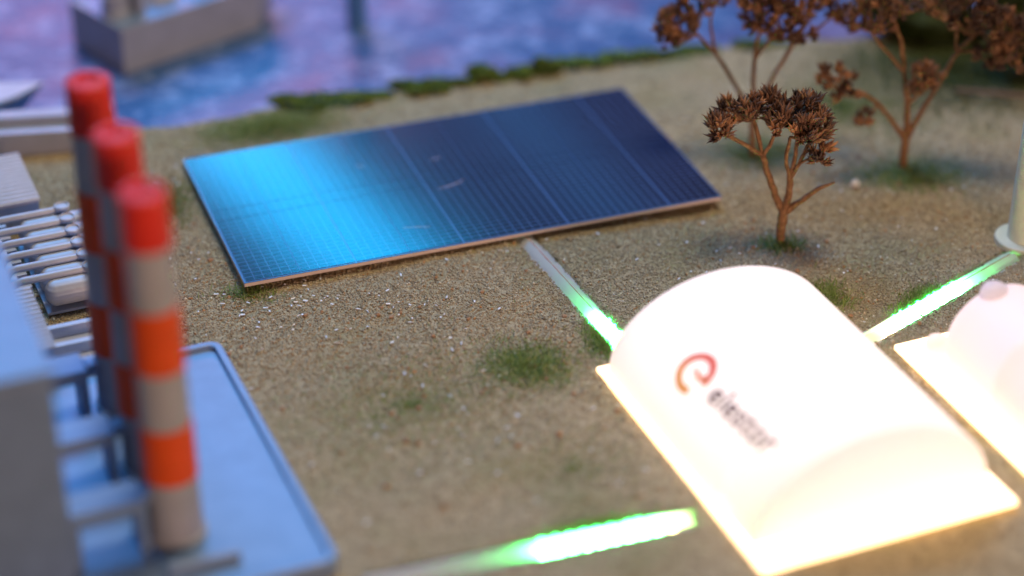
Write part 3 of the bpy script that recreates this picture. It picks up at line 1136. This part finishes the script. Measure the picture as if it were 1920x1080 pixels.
dried_tree('front dried tree with a flat crown and a bare broken side branch', (1.272, -0.137, 0), limbs, clusters, 1 / 395, 3, head=0.046, dens=1.55)

# right tree
limbs = [
    [(0, -4, 0, 11), (0, 25, 0, 10.5), (0, 60, 0, 11)],
    [(0, 56, 0, 9), (-26, 96, -6, 6), (-62, 146, -14, 5.5), (-96, 172, -20, 5), (-124, 182, -24, 3.5)],
    [(0, 58, 0, 9), (-3, 130, 2, 7), (-14, 200, 6, 6), (-26, 268, 10, 5), (-46, 320, 12, 4)],
    [(-3, 130, 2, 5), (14, 172, -14, 4), (22, 205, -22, 3)],
    [(0, 58, 0, 9), (30, 130, 4, 6), (56, 190, 8, 6), (76, 238, 12, 5), (112, 280, 16, 4)],
    [(76, 238, 12, 4.5), (120, 256, -8, 4), (150, 258, -20, 3)],
    [(-14, 200, 6, 4.5), (-60, 256, 12, 4), (-90, 300, 16, 3)],
    [(76, 238, 12, 4), (70, 300, 22, 4), (60, 340, 30, 3)],
]
clusters = [(-138, 206, -24, 34, 26, 22, 15), (-126, 176, -30, 24, 16, 9, 6), (-88, 128, -36, 12, 10, 20, 5), (20, 214, -28, 26, 24, 16, 13), (14, 182, -30, 18, 16, 12, 7),
            (-70, 318, 10, 44, 40, 28, 22), (-20, 352, 24, 46, 44, 26, 24), (-96, 352, 40, 40, 40, 26, 18), (40, 340, 20, 40, 40, 28, 20),
            (92, 318, 16, 44, 40, 32, 26), (142, 300, 0, 42, 36, 34, 26), (170, 258, -20, 30, 30, 26, 16), (128, 252, -30, 30, 24, 20, 12), (184, 300, 10, 28, 30, 30, 14),
            (100, 366, 30, 60, 50, 24, 26)]
dried_tree('tall right dried tree with wide ragged crown cut by the top edge', (1.967, 0.594, 0), limbs, clusters, 1 / 362, 5)

# rear tree
limbs = [
    [(0, -4, 0, 9), (-2, 40, 0, 8.5), (-2, 76, 0, 8)],
    [(-2, 70, 0, 7), (-30, 130, 4, 5.5), (-72, 204, 8, 5), (-110, 250, 10, 4)],
    [(-2, 74, 0, 7), (-6, 150, 4, 6), (-4, 230, 8, 5), (4, 280, 10, 4)],
    [(-2, 74, 0, 7), (26, 150, 8, 5), (64, 232, 14, 5), (90, 280, 20, 4)],
    [(-4, 200, 6, 4), (14, 240, -6, 3.5), (34, 276, -10, 3)],
    [(64, 232, 14, 4), (110, 262, 22, 3.5), (138, 286, 30, 3)],
    [(-72, 204, 8, 4), (-86, 262, 20, 3.5), (-80, 306, 30, 3)],
]
clusters = [(-146, 274, 10, 34, 32, 30, 26), (-116, 300, 24, 30, 30, 26, 18), (-158, 246, 0, 20, 20, 16, 9), (-76, 326, 34, 30, 30, 24, 15), (-4, 300, 0, 34, 32, 28, 24), (36, 284, -12, 34, 30, 30, 24),
            (66, 316, 14, 40, 36, 30, 26), (-20, 336, 26, 40, 40, 26, 20), (78, 262, -10, 18, 18, 18, 8), (146, 306, 34, 40, 36, 36, 28), (120, 340, 40, 40, 40, 26, 18), (176, 270, 24, 16, 18, 18, 9), (20, 350, 30, 50, 40, 24, 20)]
dried_tree('rear dried tree behind the front one, several dark crowns on long stems', (1.223, 0.737, 0), limbs, clusters, 1 / 358, 9)

# ------------------------------------------------------------------ power plant on its pad
def plant_root(name, a=0.0, b=0.0, z=0.0):
    p = PO + V * a + U * b
    return empty(name, (p.x, p.y, z), RZ)


PADZ = 0.08
pad = plant_root('plant_platform')
tag(pad, 'pale blue plastic base slab with raised rim under the chimneys', 'base slab')


def round_rect(x0, x1, y0, y1, r):
    pts = []
    for cx, cy, a0, rr in ((x0, y0, 180, 0), (x1 - r, y0 + r, 270, r), (x1 - r, y1 - r, 0, r), (x0, y1, 90, 0)):
        if rr == 0:
            pts.append((cx, cy))
        else:
            pts += [(cx + r * math.cos(math.radians(a0 + 90 * t / 8)), cy + r * math.sin(math.radians(a0 + 90 * t / 8))) for t in range(9)]
    return pts


def prism(pts, z0, z1):
    n = len(pts)
    return MB().add([(x, y, z0) for x, y in pts] + [(x, y, z1) for x, y in pts],
                    [tuple(range(n - 1, -1, -1)), tuple(range(n, 2 * n))] + [(i, (i + 1) % n, n + (i + 1) % n, n + i) for i in range(n)])


prism(round_rect(-1.9, 0, 0, 1.64, 0.06), 0.0, 0.066).build('slab', M['plastic'], pad, bevel=0.008)
po, pi_ = round_rect(-1.9, -0.0015, 0.0015, 1.6385, 0.058), round_rect(-1.9, -0.034, 0.034, 1.606, 0.03)
n = len(po)
MB().add([(x, y, 0.0655) for x, y in po] + [(x, y, 0.088) for x, y in po] + [(x, y, 0.088) for x, y in pi_] + [(x, y, 0.0655) for x, y in pi_],
         [(k * n + i, k * n + (i + 1) % n, (k + 1) * n + (i + 1) % n, (k + 1) * n + i) for k in range(3) for i in range(n - 1)]).build('rim', M['plastic'], pad, bevel=0.005)
MB().box(-0.62, -0.34, 0.155, 0.205, 0.0655, 0.112).build('cross_bar', M['plastic'], pad, bevel=0.008)

bld = plant_root('plant_building', -0.93, 0.285, 0.066)
tag(bld, 'tall blurred grey plant building cut by the left edge', 'model building')
MB().box(-1.1, 0, 0, 0.98, 0.0, 0.90).build('wall', M['plastic'], bld, bevel=0.01)
MB().box(-1.1, 0.012, -0.012, 0.99, 0.9005, 0.934).build('roof', M['plastic'], bld, bevel=0.012, seg=3)

DUCTL = ['nearest square duct between the building and the front chimney', 'middle square duct between the building and the second chimney',
         'farthest square duct between the building and the rear chimney']
for i, b in enumerate((0.335, 0.805, 1.275)):
    d = plant_root('flue_duct', -0.925, b, 0.066)
    tag(d, DUCTL[i], 'duct', 'ducts linking building and chimneys')
    beam = MB().box(0, 0.285, 0, 0.15, 0.19, 0.245).build('beam', M['plastic'], d, bevel=0.006)
    MB().box(0.25, 0.285, 0.002, 0.148, 0, 0.1895).build('leg', M['plastic'], d, bevel=0.004)
    MB().box(0.0, 0.03, 0.002, 0.148, 0, 0.1895).build('leg', M['plastic'], d, bevel=0.004)
    MB().box(0.2855, 0.40, 0.04, 0.11, 0.195, 0.24).build('elbow', M['plastic'], beam, bevel=0.006)

CHL = ['front chimney, nearest of the three red and white striped stacks', 'middle chimney of the three red and white striped stacks',
       'rear chimney, farthest of the three red and white striped stacks']
for i in range(3):
    c = plant_root('striped_chimney', (-0.52, -0.50, -0.493)[i], 0.418 + 0.466 * i, 0.066)
    tag(c, CHL[i], 'chimney', 'striped chimneys of the power plant')
    Ht = 1.485

    def rad(z):
        return 0.104 - 0.022 * z / Ht
    zs = [0.0, 0.285, 0.525, 0.77, 1.03, 1.28, Ht]
    mats = ['band_grey', 'band_orange', 'band_grey', 'band_orange', 'band_grey', 'band_red']
    for j in range(6):
        z0, z1 = zs[j] + (0.0006 if j else 0), zs[j + 1]
        ext = 0.004 if 'grey' not in mats[j] else 0.0
        prof = [(rad(z0) + ext, z0), (rad(z1) + ext, z1)]
        if j == 5:
            prof += [(rad(z1) - 0.008, z1 + 0.008), (rad(z1) - 0.030, z1 + 0.008), (rad(z1) - 0.032, z1 - 0.012)]
        if j == 0:
            prof = [(rad(0) + 0.012, 0.0), (rad(0) + 0.012, 0.018), (rad(0) + 0.001, 0.024), (rad(z1), z1)]
        MB().lathe(prof, 40).build('band', M[mats[j]], c, smooth=True)


# low corrugated sheds
def shed(name, label, a, b, z, la, lb, h, ridges, panels):
    r = plant_root(name, a, b, z)
    tag(r, label, 'shed', 'corrugated sheds by the tank rack')
    wall = MB().box(-la, 0, 0, lb, 0, h).build('wall', M['plastic_pale'], r, bevel=0.004)
    vs, fs = [], []
    n = ridges * 4
    for i in range(n + 1):
        y = -0.006 + (lb + 0.012) * i / n
        zz = h + 0.010 + (0.010 if i % 4 in (1, 2) else 0.0)
        vs += [(-la - 0.004, y, zz), (0.006, y, zz)]
    fs = [(2 * i, 2 * i + 1, 2 * i + 3, 2 * i + 2) for i in range(n)]
    mb = MB().add(vs, fs)
    mb.box(-la - 0.004, 0.006, -0.006, lb + 0.006, h + 0.0008, h + 0.0095)
    mb.build('roof', M['plastic_pale'], r)
    if panels:
        for ix in range(2):
            for iz in range(2):
                x0 = -0.025 - 0.115 * (ix + 1)
                z0 = 0.03 + iz * (h - 0.03) / 2
                MB().box(x0, x0 + 0.095, -0.010, -0.0005, z0, z0 + 0.012).build('vent_ledge', M['plastic_pale'], wall, bevel=0.002)
                MB().box(x0 + 0.004, x0 + 0.091, -0.004, -0.0005, z0 + 0.014, z0 + (h - 0.05) / 2).build('vent_panel', M['plastic_pale'], wall)
    return r


shed('corrugated_shed', 'corrugated roof shed with four vents at the far left edge', -0.475, 3.05, 0.0, 0.75, 0.50, 0.15, 13, True)
shed('corrugated_shed', 'corrugated roof shed nearest the blurred building', -0.70, 1.66, 0.0, 0.60, 0.52, 0.20, 15, False)

rail = plant_root('service_trough', -0.40, 1.70)
tag(rail, 'low double walled trough behind the base slab at left', 'trough')
MB().box(-0.42, 0.06, 0.0, 0.33, 0.0, 0.03).build('floor_plate', M['plastic_pale'], rail, bevel=0.003)
for b0 in (0.0, 0.15, 0.30):
    MB().box(-0.42, 0.06, b0 + 0.002, b0 + 0.035, 0.0305, 0.085).build('side_wall', M['plastic_pale'], rail, bevel=0.004)

# rack of six gas tanks with pipes
rack = plant_root('gas_tank_rack', 0, 0)
tag(rack, 'rack of six capsule tanks with pipes and round valve discs', 'tank rack')
MB().box(-0.80, -0.70, 2.12, 3.03, 0.0, 0.10).build('manifold', M['plastic_pale'], rack, bevel=0.01)
MB().box(-0.62, -0.20, 2.25, 2.96, 0.0, 0.014).build('rack_plate', M['plastic_pale'], rack, bevel=0.003)


def capsule_x(x0, x1, y, z, r, n=22, m=6):
    vs, fs = [], []
    prof = []
    for i in range(m + 1):
        a = math.pi / 2 * i / m
        prof.append((x0 + r * 0.75 * (1 - math.cos(a)), max(1e-4, r * math.sin(a))))
    for i in range(m + 1):
        a = math.pi / 2 * i / m
        prof.append((x1 - r * 0.75 * (1 - math.sin(a)), max(1e-4, r * math.cos(a))))
    for x, rr in prof:
        for k in range(n):
            t = 2 * math.pi * k / n
            vs.append((x, y + rr * math.cos(t), z + rr * math.sin(t)))
    for i in range(len(prof) - 1):
        for k in range(n):
            k2 = (k + 1) % n
            fs.append((i * n + k, i * n + k2, (i + 1) * n + k2, (i + 1) * n + k))
    return MB().add(vs, fs)


for i in range(6):
    b = 2.325 + 0.1165 * i
    capsule_x(-0.615, -0.20, b - 0.03, 0.088, 0.062).build('capsule', M['plastic_pale'], rack, smooth=True)
    mb = MB().tube([(-0.76, b, 0.04), (-0.755, b, 0.12), (-0.735, b, 0.152), (-0.70, b, 0.160), (-0.41, b, 0.160)], [0.020, 0.020, 0.019, 0.018, 0.017], 12)
    pipe = mb.build('pipe', M['plastic_pale'], rack, smooth=True)
    MB().lathe([(0.022, -0.05), (0.022, 0.0), (0.037, 0.004), (0.037, 0.022), (0.031, 0.025), (0.027, 0.017), (0.010, 0.017)], 24, -0.395, b, 0.160).build('valve_disc', M['plastic_pale'], pipe, smooth=True)
    MB().box(-0.735, -0.655, b + 0.045, b + 0.071, 0.02, 0.098).build('bracket', M['plastic_pale'], rack, bevel=0.003)

# ------------------------------------------------------------------ quay wall and ships
q0, q1 = Vector((-2.62, 0.70, 0)), Vector((-2.06, 0.775, 0))
qd = (q1 - q0).normalized()
quay = empty('quay_wall', q1, math.atan2(qd.y, qd.x))
tag(quay, 'long grey quay wall with grooved top at the left edge', 'quay wall')
MB().box(-1.3, 0, 0, 0.20, -0.2, 0.115).build('wall', M['plastic_ship'], quay, bevel=0.005)
MB().box(-1.3, 0.005, -0.012, 0.045, 0.1155, 0.135).build('coping', M['plastic_ship'], quay, bevel=0.004)
MB().box(-1.3, 0.005, 0.115, 0.205, 0.1155, 0.165).build('parapet', M['plastic_ship'], quay, bevel=0.004)

# ship bow at the left edge: pointed flat deck over flaring sides
bow = empty('moored_ship', (-2.46, 1.27, -0.12), math.radians(14))
tag(bow, 'pointed bow of a moored ship entering from the left edge', 'ship')
deck = [(-1.4, -0.20), (-0.42, -0.20), (-0.15, -0.05), (0.0, 0.10), (-0.25, 0.155), (-1.4, 0.17)]
hullb = [(-1.4, -0.12), (-0.45, -0.12), (-0.28, -0.02), (-0.20, 0.05), (-0.30, 0.09), (-1.4, 0.10)]
n = len(deck)
MB().add([(x, y, 0.02) for x, y in hullb] + [(x, y, 0.215) for x, y in deck],
         [tuple(range(n - 1, -1, -1)), tuple(range(n, 2 * n))] + [(i, (i + 1) % n, n + (i + 1) % n, n + i) for i in range(n)]).build('hull', M['plastic'], bow, bevel=0.004)
MB().add([(x * 0.985 - 0.01, y * 0.93, z) for z in (0.2155, 0.228) for x, y in deck],
         [tuple(range(n - 1, -1, -1)), tuple(range(n, 2 * n))] + [(i, (i + 1) % n, n + (i + 1) % n, n + i) for i in range(n)]).build('deck', M['plastic_pale'], bow)

# gas carrier
s0, s1 = Vector((-2.158, 1.907, -0.12)), Vector((-1.335, 2.640, -0.12))
sd = (s1 - s0).normalized()
ship = empty('gas_carrier', s0, math.atan2(sd.y, sd.x))
tag(ship, 'grey gas carrier ship with dome tanks at top left', 'ship')
SL = 1.15
W = 0.54
HH = 0.265
base = [(0, 0), (0.92, 0), (1.06, 0.11), (1.12, W / 2), (1.06, W - 0.11), (0.92, W), (0, W)]
topo = [(0, 0), (0.94, 0), (1.16, 0.10), (1.26, W / 2), (1.16, W - 0.10), (0.94, W), (0, W)]
n = len(base)
MB().add([(x, y, 0.0) for x, y in base] + [(x, y, HH) for x, y in topo],
         [tuple(range(n - 1, -1, -1)), tuple(range(n, 2 * n))] + [(i, (i + 1) % n, n + (i + 1) % n, n + i) for i in range(n)]).build('hull', M['plastic_ship'], ship, bevel=0.006)
# bulwark rim round the deck
rimv, rimf = [], []
cx0, cy0 = 0.55, W / 2
for k, (sc_, z) in enumerate(((1.0, HH + 0.0005), (1.0, HH + 0.014), (0.96, HH + 0.014), (0.96, HH + 0.0005))):
    for x, y in topo:
        yy = cy0 + (y - cy0) * sc_
        xx = x if sc_ == 1.0 else cx0 + (x - cx0) * 0.972
        rimv.append((xx, yy, z))
for k in range(3):
    for i in range(n):
        j = (i + 1) % n
        rimf.append((k * n + i, k * n + j, (k + 1) * n + j, (k + 1) * n + i))
MB().add(rimv, rimf).build('bulwark', M['plastic_ship'], ship)
MB().add([(0.01 + x * 0.975, W / 2 + (y - W / 2) * 0.955, z) for z in (HH + 0.0005, HH + 0.006) for x, y in topo],
         [tuple(range(n, 2 * n))] + [(i, (i + 1) % n, n + (i + 1) % n, n + i) for i in range(n)]).build('deck', M['plastic'], ship)
for xx in (0.40, 0.69, 0.97):
    MB().lathe([(0.125 * math.cos(a), 0.105 * math.sin(a)) for a in [math.pi / 2 * i / 9 * 0.995 for i in range(10)]], 32, xx, W / 2 - 0.03, HH + 0.006).build('tank_dome', M['plastic_ship'], ship, smooth=True)
MB().lathe([(0.085, 0), (0.085, 0.05), (0.078, 0.055), (0.078, 0.12), (0.085, 0.125), (0.085, 0.14), (0.07, 0.145), (0.07, 0.40)], 28, 0.10, 0.20, HH).build('funnel', M['plastic_ship'], ship, smooth=True)
MB().box(0.185, 0.235, 0.10, 0.42, HH + 0.0005, HH + 0.36).build('deck_house', M['plastic_ship'], ship, bevel=0.005)

# slim blue cylinder filling the blue strip at the top edge
upright = empty('blue_upright', (-0.905, 2.56, -0.12))
tag(upright, 'slim blue post standing in the sea, cut by the top edge', 'upright')
MB().lathe([(0.058, 0.0), (0.058, 0.45), (0.057, 0.9)], 20).build('shaft', NT('plain_blue').base((0.07, 0.20, 0.42)).rough(0.5).m, upright, smooth=True)
MB().lathe([(0.068, 0.9005), (0.068, 0.93), (0.03, 0.95)], 20).build('cap', M['plastic'], upright, smooth=True)
